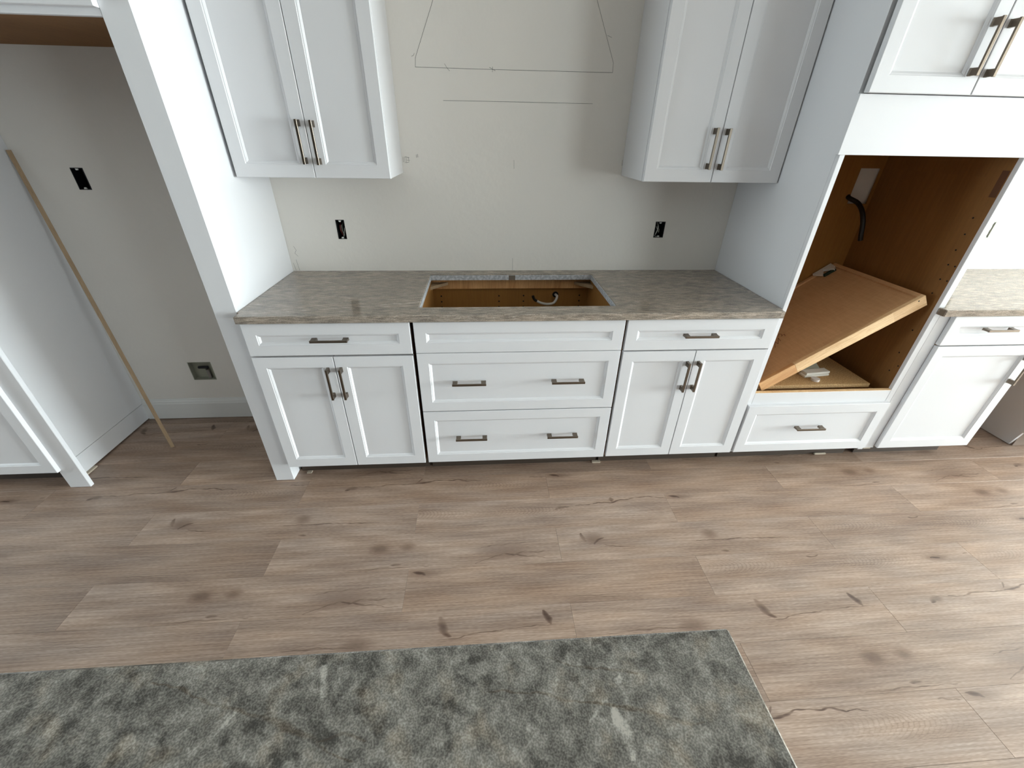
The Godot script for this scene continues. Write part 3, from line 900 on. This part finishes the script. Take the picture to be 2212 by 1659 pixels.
func build_fridge_bay() -> void:
	# the panel between the alcove and the base run: a deep side panel with a wide stile on its front edge
	var p := thing("fridge_panel", Vector3(0.075, 0, 0.3), "tall white side panel between the fridge alcove and the stone worktop", "panel")
	part(p, "side_panel", MB.new().box(Vector3(0.099, 0.0, 0.001), Vector3(0.118, 2.45, 0.575), 0.0008), M.white)
	part(p, "stile", MB.new().box(Vector3(0.029, 0.0, 0.574), Vector3(0.118, 2.45, 0.593), 0.0022), M.white)
	# the pantry beyond the alcove, with the same stile on its alcove side
	var q := thing("pantry_cabinet", Vector3(-1.4, 0, 0.3), "white pantry cabinet on the far side of the empty fridge alcove", "cabinet")
	part(q, "side_panel", MB.new().box(Vector3(-0.984, 0.112, 0.001), Vector3(-0.966, 2.45, 0.575), 0.0008), M.white)
	part(q, "lower_strip", MB.new().box(Vector3(-0.980, 0.009, 0.014), Vector3(-0.9655, 0.1105, 0.575), 0.0008), M.white)
	part(q, "stile", MB.new().box(Vector3(-0.966, 0.0, 0.572), Vector3(-0.868, 2.45, 0.593), 0.0022), M.white)
	part(q, "body", MB.new().box(Vector3(-1.80, 0.112, 0.001), Vector3(-0.985, 2.45, 0.590)), M.lining)
	part(q, "toe_kick", MB.new().box(Vector3(-1.80, 0.0, 0.50), Vector3(-0.985, 0.112, 0.515)), M.toe)
	front(q, "door", -1.80, -1.372, 0.114, 2.30, [], 0.612, 0.591)
	front(q, "door", -1.368, -0.952, 0.114, 2.30, [], 0.612, 0.591)
	single("wood_shim", MB.new().box(Vector3(-0.978, 0.0, 0.44), Vector3(-0.950, 0.0085, 0.545), 0.001), M.putty, "small pale wood shim under the pantry panel beside the alcove floor", "shim")
	# cabinet over the alcove, its underside left raw
	var c := thing("bridge_cabinet", Vector3(-0.42, 1.82, 0.3), "white cabinet with raw brown underside over the fridge alcove", "cabinet")
	part(c, "body", MB.new().box(Vector3(-0.964, 1.836, 0.001), Vector3(0.0985, 2.45, 0.572)), M.white)
	part(c, "underside", MB.new().box(Vector3(-0.964, 1.822, 0.001), Vector3(0.0985, 1.8355, 0.570)), M.lining, "raw brown underside")
	part(c, "rail", MB.new().box(Vector3(-0.867, 1.818, 0.573), Vector3(0.0285, 1.85, 0.592), 0.001), M.white)
	front(c, "door", -0.866, -0.4205, 1.836, 2.40, [], 0.614, 0.593)
	front(c, "door", -0.4175, 0.030, 1.836, 2.40, [], 0.614, 0.593)
	# skirting at the back of the alcove
	var b := MB.new()
	b.prism([Vector2(0.004, 0.0005), Vector2(0.004, 0.015), Vector2(0.108, 0.015), Vector2(0.117, 0.012), Vector2(0.121, 0.0125), Vector2(0.129, 0.008), Vector2(0.138, 0.005), Vector2(0.140, 0.0005)].map(func(w): return Vector2(w.x, w.y)), 0, -0.9655, 0.0985)
	var bb := struct("baseboard_back", b, M.trim, "white moulded skirting at the back of the fridge alcove", "baseboard")
	bb.name = "baseboard_back"
	# the loose stick that leans into the corner
	var a := Vector3(-0.655, 0.004, 0.300)
	var e := Vector3(-0.947, 1.452, 0.022)
	var dir := (e - a).normalized()
	var to_cam := Vector3(1.11, 1.54, 2.24) - (a + e) * 0.5
	var side := dir.cross(to_cam).normalized()
	var nrm := side.cross(dir).normalized()
	var s := MB.new()
	s.xf = Transform3D(Basis(side, dir, nrm), a)
	s.box(Vector3(-0.0085, 0, -0.003), Vector3(0.0085, a.distance_to(e), 0.003), 0.0008)
	single("wood_strip", s, M.stick, "long thin pale wood strip leaning in the corner of the fridge alcove", "wood strip")

func build_base_run() -> void:
	var cl := thing("base_cabinet", Vector3(0.469, 0, 0.3), "white base cabinet with one drawer over two doors beside the fridge panel", "cabinet", "base cabinets along the wall")
	base_box(cl, 0.136, 0.8025)
	front(cl, "drawer_front", 0.135, 0.8035, 0.733, 0.877, [[0.4755, 0.808, true]])
	front(cl, "door", 0.135, 0.4665, 0.1195, 0.7245, [[0.4375, 0.600, false]])
	front(cl, "door", 0.4695, 0.8035, 0.1195, 0.7245, [[0.4925, 0.600, false]])
	part(cl, "filler", MB.new().box(Vector3(0.1185, 0.112, 0.56), Vector3(0.1345, 0.8835, 0.604)), M.white)
	# the middle cabinet is open above, so its inside is built
	var cm := thing("base_cabinet", Vector3(1.265, 0, 0.3), "white base cabinet of three wide drawers below the cooktop cut-out", "cabinet", "base cabinets along the wall")
	var bx := MB.new()
	bx.box(Vector3(0.8195, 0.112, 0.004), Vector3(0.8365, 0.8835, ZF - 0.002))
	bx.box(Vector3(1.6945, 0.112, 0.004), Vector3(1.7115, 0.8835, ZF - 0.002))
	bx.box(Vector3(0.8365, 0.112, 0.004), Vector3(1.6945, 0.13, ZF - 0.002))
	bx.box(Vector3(0.8365, 0.7935, 0.5885), Vector3(1.6945, 0.8835, ZF - 0.002))
	part(cm, "body", bx, M.interior)
	part(cm, "back_panel", MB.new().box(Vector3(0.8365, 0.13, 0.004), Vector3(1.6945, 0.8835, 0.014)), M.interior)
	part(cm, "hanging_rail", MB.new().box(Vector3(0.8367, 0.822, 0.0145), Vector3(1.6943, 0.8833, 0.032), 0.001), M.rawwood2)
	for sx in [0, 1]:
		var br := MB.new()
		var xc: float = 0.8368 if sx == 0 else 1.6942
		var dd: float = 1.0 if sx == 0 else -1.0
		var tri3 := [Vector2(0.033, xc), Vector2(0.033, xc + dd * 0.085), Vector2(0.118, xc)]
		if sx == 0:
			tri3 = [Vector2(0.033, xc), Vector2(0.118, xc), Vector2(0.033, xc + 0.085)]
			tri3.reverse()
		br.prism(tri3, 1, 0.845, 0.860)
		part(cm, "corner_brace", br, M.stick)
	var hx := [0.879, 1.197, 1.334, 1.650]
	for x in hx:
		for y in [0.776, 0.744, 0.712]:
			part(cm, "pin_hole", MB.new().tube([Vector3(x, y, 0.0139), Vector3(x, y, 0.0146)], 0.0045, 8), M.hole)
	part(cm, "toe_kick", MB.new().box(Vector3(0.8195, 0.0, 0.51), Vector3(1.7115, 0.112, 0.525)), M.toe)
	front(cm, "drawer_front", 0.8185, 1.7125, 0.7355, 0.877, [])
	front(cm, "drawer_front", 0.8185, 1.7125, 0.4325, 0.7330, [[1.0395, 0.588, true], [1.486, 0.588, true]])
	front(cm, "drawer_front", 0.8185, 1.7125, 0.1215, 0.4275, [[1.0395, 0.278, true], [1.484, 0.278, true]])
	var cr := thing("base_cabinet", Vector3(2.06, 0, 0.3), "white base cabinet with one drawer over two doors beside the oven cabinet", "cabinet", "base cabinets along the wall")
	base_box(cr, 1.7255, 2.3925)
	front(cr, "drawer_front", 1.7245, 2.3930, 0.733, 0.877, [[2.053, 0.806, true]])
	front(cr, "door", 1.7245, 2.0575, 0.1235, 0.7265, [[2.030, 0.600, false]])
	front(cr, "door", 2.0605, 2.3930, 0.1235, 0.7265, [[2.082, 0.601, false]])
	# worktop
	var w := thing("worktop", Vector3(1.26, 0.884, 0.32), "grey-brown stone worktop with an open cooktop cut-out", "worktop")
	var xs := [0.1215, 0.1310, 0.835, 1.691, 2.3970, 2.4045]
	var zs := [0.001, 0.076, 0.557, 0.597, 0.6145, 0.6445]
	var g := MB.new()
	g.slab(xs, zs, func(i: int, j: int) -> bool:
		if i == 2 and j == 1:
			return false
		if i == 0:
			return j <= 2
		if i == 4:
			return j <= 3
		return true, 0.8845, TOP, 0.003)
	part(w, "slab", g, M.stone)
	var cut := MB.new()
	cut.box(Vector3(0.8382, 0.885, 0.0792), Vector3(1.6878, 0.9105, 0.0812))
	cut.box(Vector3(0.8382, 0.885, 0.5518), Vector3(1.6878, 0.9105, 0.5538))
	cut.box(Vector3(0.8382, 0.885, 0.0812), Vector3(0.8402, 0.9105, 0.5518))
	cut.box(Vector3(1.6858, 0.885, 0.0812), Vector3(1.6878, 0.9105, 0.5518))
	part(w, "cut_edge", cut, M.stone_cut, "pale sawn edge of the cut-out")
	part(w, "smear", MB.new().box(Vector3(1.246, 0.8855, 0.0811), Vector3(1.280, 0.9095, 0.0814)), M.smear, "brown smear on the sawn edge")
	# the cooktop cable inside the middle cabinet
	var c := thing("cable", Vector3(1.53, 0.76, 0.02), "short white cable with a black end looped inside the cooktop cut-out", "cable")
	var path := smooth([Vector3(1.513, 0.782, 0.016), Vector3(1.518, 0.778, 0.045), Vector3(1.499, 0.752, 0.065), Vector3(1.463, 0.748, 0.075), Vector3(1.425, 0.757, 0.082), Vector3(1.398, 0.771, 0.085)], 5)
	part(c, "sheath", MB.new().tube(path, 0.0068), M.cable_white)
	part(c, "black_end", MB.new().tube(smooth([Vector3(1.400, 0.770, 0.085), Vector3(1.386, 0.780, 0.087), Vector3(1.377, 0.800, 0.088)], 4), 0.0072), M.cable)
	part(c, "grommet_hole", MB.new().tube([Vector3(1.513, 0.782, 0.0141), Vector3(1.513, 0.782, 0.0150)], 0.017, 14), M.hole)
	# scraps under the run
	single("wood_shim", MB.new().box(Vector3(0.165, 0.0, 0.53), Vector3(0.19, 0.005, 0.55), 0.001), M.putty, "small pale shim on the floor below the doors beside the fridge panel", "shim")
	single("wood_shim", MB.new().box(Vector3(1.69, 0.0, 0.527), Vector3(1.735, 0.008, 0.543), 0.001), M.putty, "grey shim on the floor where the drawer cabinet meets the oven side cabinet", "shim")

func smooth(pts: Array, per: int) -> Array:
	var out := []
	for i in pts.size() - 1:
		var p0: Vector3 = pts[maxi(i - 1, 0)]
		var p1: Vector3 = pts[i]
		var p2: Vector3 = pts[i + 1]
		var p3: Vector3 = pts[mini(i + 2, pts.size() - 1)]
		for k in per:
			out.append(p1.cubic_interpolate(p2, p0, p3, float(k) / per))
	out.append(pts[pts.size() - 1])
	return out

func build_uppers() -> void:
	for u in [[0.129, 0.742, 0.4405, "white wall cabinet with two doors hung next to the fridge panel", [0.417, 0.4705]], [1.8015, 2.404, 2.102, "white wall cabinet with two doors hung next to the oven cabinet", [2.068, 2.121]]]:
		var c := thing("wall_cabinet", Vector3((u[0] + u[1]) * 0.5, 1.381, 0.15), u[3], "cabinet", "wall cabinets beside the hood outline")
		part(c, "body", MB.new().box(Vector3(u[0] + (0.001 if u[0] < 1.0 else -0.001), 1.381, 0.001), Vector3(u[1] - 0.001, 2.45, 0.2945), 0.0006), M.white)
		front(c, "door", u[0] + 0.002, u[2] - 0.0012, 1.3805, 2.44, [[u[4][0], 1.506, false]], 0.316, 0.295)
		front(c, "door", u[2] + 0.0012, u[1] - 0.002, 1.3805, 2.44, [[u[4][1], 1.504, false]], 0.316, 0.295)

func build_oven_cabinet() -> void:
	var c := thing("oven_cabinet", Vector3(2.79, 0, 0.3), "tall white oven cabinet with an empty brown opening", "cabinet")
	var xl := 2.408
	var xr := 3.166
	var ol := 2.428
	var orr := 3.136
	var yb := 0.481
	var yt := 1.500
	part(c, "side_panel", MB.new().box(Vector3(xl, 0.112, 0.001), Vector3(xl + 0.017, 2.45, 0.592), 0.0006), M.white)
	part(c, "side_panel", MB.new().box(Vector3(3.148, 0.112, 0.001), Vector3(3.165, 2.45, 0.592), 0.0006), M.white)
	part(c, "stile", MB.new().box(Vector3(xl, 0.112, 0.5925), Vector3(ol, yt, 0.611), 0.001), M.white)
	part(c, "stile", MB.new().box(Vector3(orr, 0.098, 0.5925), Vector3(xr, 2.45, 0.611), 0.0015), M.white)
	part(c, "lintel", MB.new().box(Vector3(2.399, yt, 0.5925), Vector3(orr, 1.682, 0.6125), 0.001), M.white)
	part(c, "lower_rail", MB.new().box(Vector3(ol, 0.40, 0.5925), Vector3(orr, yb - 0.002, 0.611), 0.001), M.white)
	part(c, "rail_edge", MB.new().box(Vector3(ol, yb - 0.002, 0.5925), Vector3(orr, yb, 0.6105)), M.rawwood, "raw unpainted top edge")
	# brown lining
	part(c, "lining", MB.new().box(Vector3(xl + 0.0172, 0.42, 0.012), Vector3(xl + 0.0195, yt + 0.02, 0.592)), M.lining)
	part(c, "lining", MB.new().box(Vector3(3.1375, 0.42, 0.012), Vector3(3.1478, yt + 0.02, 0.592)), M.lining)
	part(c, "back_panel", pierced(xl + 0.0195, 3.1375, 0.42, yt + 0.02, 0.012, 0.020, [[3.018, 3.126, 1.263, 1.428]]), M.interior)
	part(c, "upper_deck", MB.new().box(Vector3(xl + 0.0195, yt + 0.002, 0.020), Vector3(3.1375, yt + 0.02, 0.592)), M.lining)
	part(c, "bottom_deck", MB.new().box(Vector3(xl + 0.0195, 0.418, 0.020), Vector3(3.1375, 0.436, 0.592)), M.lining)
	part(c, "top", MB.new().box(Vector3(xl + 0.0172, 2.44, 0.001), Vector3(3.1478, 2.45, 0.592)), M.white)
	part(c, "toe_kick", MB.new().box(Vector3(xl, 0.0, 0.51), Vector3(3.165, 0.112, 0.525)), M.toe)
	# screw holes in the lining beside the opening
	for h in [[1.279, 0.549], [1.215, 0.552], [1.150, 0.551], [1.088, 0.553], [1.088, 0.583], [1.024, 0.553], [1.025, 0.584], [0.960, 0.552], [0.78, 0.556], [0.66, 0.552], [0.60, 0.58], [0.56, 0.552]]:
		part(c, "screw_hole", MB.new().tube([Vector3(3.1376, h[0], h[1]), Vector3(3.1366, h[0], h[1])], 0.0035, 8), M.hole)
	part(c, "worn_patch", MB.new().box(Vector3(3.1366, 1.36, 0.562), Vector3(3.1376, 1.455, 0.588)), M.stain, "dark scuffed patch on the lining")
	front(c, "drawer_front", 2.4095, 3.150, 0.1235, 0.414, [[2.764, 0.2805, true]])
	front(c, "door", 2.4105, 2.7785, 1.684, 2.43, [[2.739, 1.809, false]])
	front(c, "door", 2.7815, 3.150, 1.684, 2.43, [[2.799, 1.807, false]])
	# the particle board floor and the loose shelf in the opening
	var d := thing("deck_board", Vector3(2.75, 0.436, 0.29), "particle board floor panel lying in the empty oven opening", "board")
	part(d, "board", MB.new().box(Vector3(2.430, 0.468, 0.021), Vector3(3.066, 0.488, 0.558), 0.001), M.particle)
	part(d, "cleat", MB.new().box(Vector3(2.430, 0.4365, 0.50), Vector3(3.060, 0.468, 0.540)), M.lining)
	part(d, "cleat", MB.new().box(Vector3(2.430, 0.4365, 0.03), Vector3(3.060, 0.468, 0.07)), M.lining)
	var t := thing("loose_shelf", Vector3(2.78, 0.49, 0.3), "loose brown shelf with a solid wood front rail tilted in the oven opening", "shelf")
	var pa := Vector3(2.452, 0.519, 0.0)
	var pb := Vector3(3.078, 0.960, 0.0)
	var u := (pb - pa).normalized()
	var nn := Vector3(-u.y, u.x, 0)
	var L := pa.distance_to(pb)
	var xf := Transform3D(Basis(u, nn, Vector3(0, 0, 1)), pa)
	var mk := func(p: Vector3, q: Vector3, ch := 0.0008) -> MB:
		var g := MB.new()
		g.xf = xf
		g.box(p, q, ch)
		return g
	part(t, "plate", mk.call(Vector3(0.0, -0.024, 0.034), Vector3(L - 0.012, -0.010, 0.562), 0.0), M.shelf)
	part(t, "front_rail", mk.call(Vector3(0.175, -0.056, 0.562), Vector3(L, 0.0, 0.582), 0.0015), M.rail, "pale solid wood length of the front rail")
	part(t, "front_rail", mk.call(Vector3(-0.004, -0.056, 0.562), Vector3(0.175, 0.0, 0.582), 0.0015), M.rail_dark, "darker solid wood length of the front rail")
	part(t, "edge_strip", mk.call(Vector3(L - 0.020, -0.030, 0.030), Vector3(L, -0.001, 0.562)), M.shelf)
	part(t, "edge_strip", mk.call(Vector3(0.0, -0.030, 0.026), Vector3(L - 0.020, -0.001, 0.043)), M.shelf)
	part(t, "screw_hole", mk.call(Vector3(L - 0.034, -0.014, 0.5815), Vector3(L - 0.028, -0.008, 0.5824)), M.hole)
	# hand-drawn letters on the shelf
	var pen := MB.new()
	pen.xf = xf
	var strokes := [[Vector2(0.19, 0.40), Vector2(0.215, 0.355), Vector2(0.215, 0.385), Vector2(0.24, 0.345), Vector2(0.235, 0.375)], [Vector2(0.245, 0.335), Vector2(0.262, 0.318), Vector2(0.268, 0.334), Vector2(0.258, 0.345), Vector2(0.276, 0.340), Vector2(0.270, 0.358)]]
	for st in strokes:
		for k in st.size() - 1:
			var a2: Vector2 = st[k]
			var b2: Vector2 = st[k + 1]
			var s2 := (b2 - a2).orthogonal().normalized() * 0.0011
			pen.quad_out(Vector3(a2.x - s2.x, -0.0096, a2.y - s2.y), Vector3(b2.x - s2.x, -0.0096, b2.y - s2.y), Vector3(b2.x + s2.x, -0.0096, b2.y + s2.y), Vector3(a2.x + s2.x, -0.0096, a2.y + s2.y), Vector3.UP)
	part(t, "handwriting", pen, M.marker, "faint handwritten pen mark")
	# plastic bracket and brush in the upper back corner of the shelf
	var k := thing("corner_bracket", pb + Vector3(-0.06, 0.0, 0.07), "white plastic bracket with dark green bristles on the tilted shelf corner", "bracket")
	var kb := MB.new()
	kb.xf = xf
	kb.prism([Vector2(0.032, L - 0.125), Vector2(0.085, L - 0.105), Vector2(0.045, L - 0.075), Vector2(0.09, L - 0.045), Vector2(0.075, L - 0.03), Vector2(0.030, L - 0.022)], 1, -0.0005, 0.012)
	part(k, "bracket", kb, M.plastic)
	var kg := MB.new()
	kg.xf = xf
	kg.box(Vector3(L - 0.10, -0.0098, 0.070), Vector3(L - 0.035, 0.004, 0.088), 0.003)
	part(k, "bristles", kg, M.green)
	# cable that comes out of the wall behind the oven opening
	var w := thing("cable", Vector3(3.02, 1.2, 0.05), "thick black cable hanging from the wall in the oven opening", "cable")
	part(w, "sheath", MB.new().tube(smooth([Vector3(3.018, 1.302, 0.004), Vector3(3.006, 1.2925, 0.030), Vector3(3.030, 1.273, 0.072), Vector3(3.035, 1.237, 0.115), Vector3(3.038, 1.190, 0.142), Vector3(3.041, 1.135, 0.158), Vector3(3.048, 1.108, 0.160)], 5), 0.011, 12), M.cable)
	# scraps on the deck
	var sc := thing("fixture_box", Vector3(2.83, 0.488, 0.47), "small white folded card box lying under the tilted shelf", "box")
	var sb := MB.new()
	sb.xf = Transform3D(Basis(Vector3.UP, 0.12), Vector3(2.835, 0.488, 0.468))
	sb.box(Vector3(-0.075, 0.0005, -0.03), Vector3(0.072, 0.010, 0.012), 0.001)
	sb.box(Vector3(-0.062, 0.010, -0.034), Vector3(0.078, 0.022, 0.006), 0.001)
	part(sc, "carton", sb, M.plastic)
	var lid := MB.new()
	lid.xf = Transform3D(Basis(Vector3.UP, 0.12) * Basis(Vector3.RIGHT, 0.5), Vector3(2.835, 0.505, 0.43))
	lid.box(Vector3(-0.06, 0.0, -0.055), Vector3(0.05, 0.003, 0.0), 0.0)
	part(sc, "flap", lid, M.box_grey)
	single("plastic_disc", MB.new().tube([Vector3(2.80, 0.4885, 0.515), Vector3(2.80, 0.500, 0.515)], 0.020, 20), M.clear, "small round translucent cap in front of the white card box", "cap")
	single("plaster_scrap", MB.new().box(Vector3(2.98, 0.0005, 0.527), Vector3(3.05, 0.012, 0.538), 0.003), M.putty, "pale plaster scrap on the floor under the oven drawer", "scrap")

func build_far_run() -> void:
	var c := thing("base_cabinet", Vector3(3.49, 0, 0.3), "white base cabinet with one drawer over one door past the oven cabinet", "cabinet", "base cabinets along the wall")
	base_box(c, 3.2235, 3.748)
	part(c, "filler", MB.new().box(Vector3(3.1662, 0.108, 0.575), Vector3(3.2220, 0.8835, 0.6108), 0.0006), M.white)
	part(c, "filler_end", MB.new().box(Vector3(3.172, 0.0985, 0.57), Vector3(3.212, 0.1078, 0.609), 0.001), M.putty, "raw wood end of the filler")
	front(c, "drawer_front", 3.224, 3.749, 0.733, 0.877, [[3.463, 0.816, true]])
	front(c, "door", 3.224, 3.749, 0.1195, 0.7265, [[3.712, 0.597, false]])
	var e := thing("base_cabinet", Vector3(4.6, 0, 0.3), "base cabinet past the gap, with a plain end panel and toe notch", "cabinet", "base cabinets along the wall")
	var g := MB.new()
	g.prism([Vector2(0.005, 0.003), Vector2(0.8835, 0.003), Vector2(0.8835, 0.609), Vector2(0.103, 0.609), Vector2(0.103, 0.520), Vector2(0.005, 0.500)].map(func(w): return Vector2(w.x, w.y)), 0, 4.231, 4.247)
	part(e, "end_panel", g, M.white)
	part(e, "body", MB.new().box(Vector3(4.2475, 0.112, 0.004), Vector3(5.1, 0.8835, 0.606)), M.lining)
	part(e, "toe_kick", MB.new().box(Vector3(4.2475, 0.0, 0.495), Vector3(5.1, 0.112, 0.51)), M.subfloor)
	front(e, "door", 4.24, 4.67, 0.119, 0.877, [])
	front(e, "door", 4.674, 5.10, 0.119, 0.877, [])
	var w := thing("worktop", Vector3(4.1, 0.884, 0.32), "pale lit stone worktop on the far side of the oven cabinet", "worktop")
	var s := MB.new()
	s.slab([3.141, 3.1700, 5.12], [0.001, 0.6145, 0.6465], func(i: int, j: int) -> bool: return i == 1 or j == 1, 0.8845, TOP, 0.003)
	part(w, "slab", s, M.stone)
	part(w, "shaded_end", MB.new().box(Vector3(3.1368, 0.8855, 0.620), Vector3(3.1379, 0.9095, 0.6465)), M.smear, "slab end painted dark for its shaded side")  # thin dark sheet, paints the shade of the slab end

func build_island() -> void:
	var o := thing("island", Vector3(0.2, 0, 2.6), "kitchen island with a mottled grey-green stone top in the foreground", "island")
	var g := MB.new()
	g.slab([-1.6, 1.463], [1.921, 3.05], func(_i: int, _j: int) -> bool: return true, 0.8845, TOP, 0.0035)
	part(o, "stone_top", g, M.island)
	part(o, "body", MB.new().box(Vector3(-1.45, 0.112, 2.02), Vector3(1.40, 0.884, 2.75), 0.001), M.white)
	part(o, "toe_kick", MB.new().box(Vector3(-1.40, 0.0, 2.09), Vector3(1.36, 0.112, 2.70)), M.toe)

func build_boxes() -> void:
	var h: Array = HOLES[0]
	wall_box("outlet_box", h[0], h[1], h[2], h[3], M.box_dark, "open black outlet box with loose wires above the worktop near the fridge panel",
		[[[Vector3(0.395, 1.155, -0.045), Vector3(0.398, 1.140, -0.012), Vector3(0.397, 1.118, -0.008), Vector3(0.402, 1.090, -0.02)], M.wire_red, 0.0032],
		[[Vector3(0.412, 1.160, -0.045), Vector3(0.406, 1.140, -0.010), Vector3(0.405, 1.115, -0.008), Vector3(0.410, 1.09, -0.02)], M.box_grey, 0.0016],
		[[Vector3(0.419, 1.140, -0.04), Vector3(0.418, 1.128, -0.010), Vector3(0.411, 1.100, -0.006), Vector3(0.407, 1.086, -0.01)], M.wire_white, 0.0014]])
	h = HOLES[1]
	wall_box("outlet_box", h[0], h[1], h[2], h[3], M.box_dark, "open black outlet box with loose wires above the worktop near the oven cabinet",
		[[[Vector3(2.040, 1.160, -0.03), Vector3(2.040, 1.140, -0.006), Vector3(2.036, 1.118, -0.004), Vector3(2.030, 1.100, -0.006)], M.wire_white, 0.0022],
		[[Vector3(2.034, 1.140, -0.03), Vector3(2.037, 1.128, -0.006), Vector3(2.039, 1.140, -0.020)], M.wire_white, 0.0016],
		[[Vector3(2.046, 1.140, -0.03), Vector3(2.047, 1.125, -0.010), Vector3(2.046, 1.112, -0.006)], M.box_grey, 0.0026],
		[[Vector3(2.026, 1.096, -0.02), Vector3(2.038, 1.090, -0.006), Vector3(2.052, 1.094, -0.010)], M.wire_white, 0.0022]])
	h = HOLES[2]
	wall_box("outlet_box", h[0], h[1], h[2], h[3], M.box_blue, "open dark blue outlet box high on the alcove wall", [])
	h = HOLES[4]
	wall_box("outlet_box", h[0], h[1], h[2], h[3], M.box_grey, "open outlet box on the bright wall above the far worktop",
		[[[Vector3(3.930, 1.160, -0.03), Vector3(3.938, 1.150, -0.004), Vector3(3.936, 1.135, -0.003), Vector3(3.926, 1.130, -0.01)], M.wire_white, 0.004],
		[[Vector3(3.930, 1.120, -0.03), Vector3(3.938, 1.112, -0.004), Vector3(3.934, 1.10, -0.003), Vector3(3.926, 1.098, -0.01)], M.wire_white, 0.004]])
	# water supply box low on the alcove wall
	h = HOLES[3]
	var o := thing("water_box", Vector3(-0.548, 0.267, 0), "grey recessed water supply box low on the alcove wall", "supply box")
	var g := MB.new()
	var d := -0.030
	g.box(Vector3(h[0], h[2], d), Vector3(h[1], h[3], d + 0.003))
	g.box(Vector3(h[0], h[2], d), Vector3(h[0] + 0.004, h[3], 0.0012))
	g.box(Vector3(h[1] - 0.004, h[2], d), Vector3(h[1], h[3], 0.0012))
	g.box(Vector3(h[0], h[2], d), Vector3(h[1], h[2] + 0.004, 0.0012))
	g.box(Vector3(h[0], h[3] - 0.004, d), Vector3(h[1], h[3], 0.0012))
	part(o, "shell", g, M.box_grey)
	part(o, "valve", MB.new().tube([Vector3(-0.525, 0.272, -0.016), Vector3(-0.525, 0.318, -0.016), Vector3(-0.525, 0.330, -0.015)], 0.010, 12), M.steel)
	part(o, "lever", MB.new().box(Vector3(-0.570, 0.338, -0.018), Vector3(-0.512, 0.352, -0.004), 0.003), M.box_blue, "dark blue valve lever")
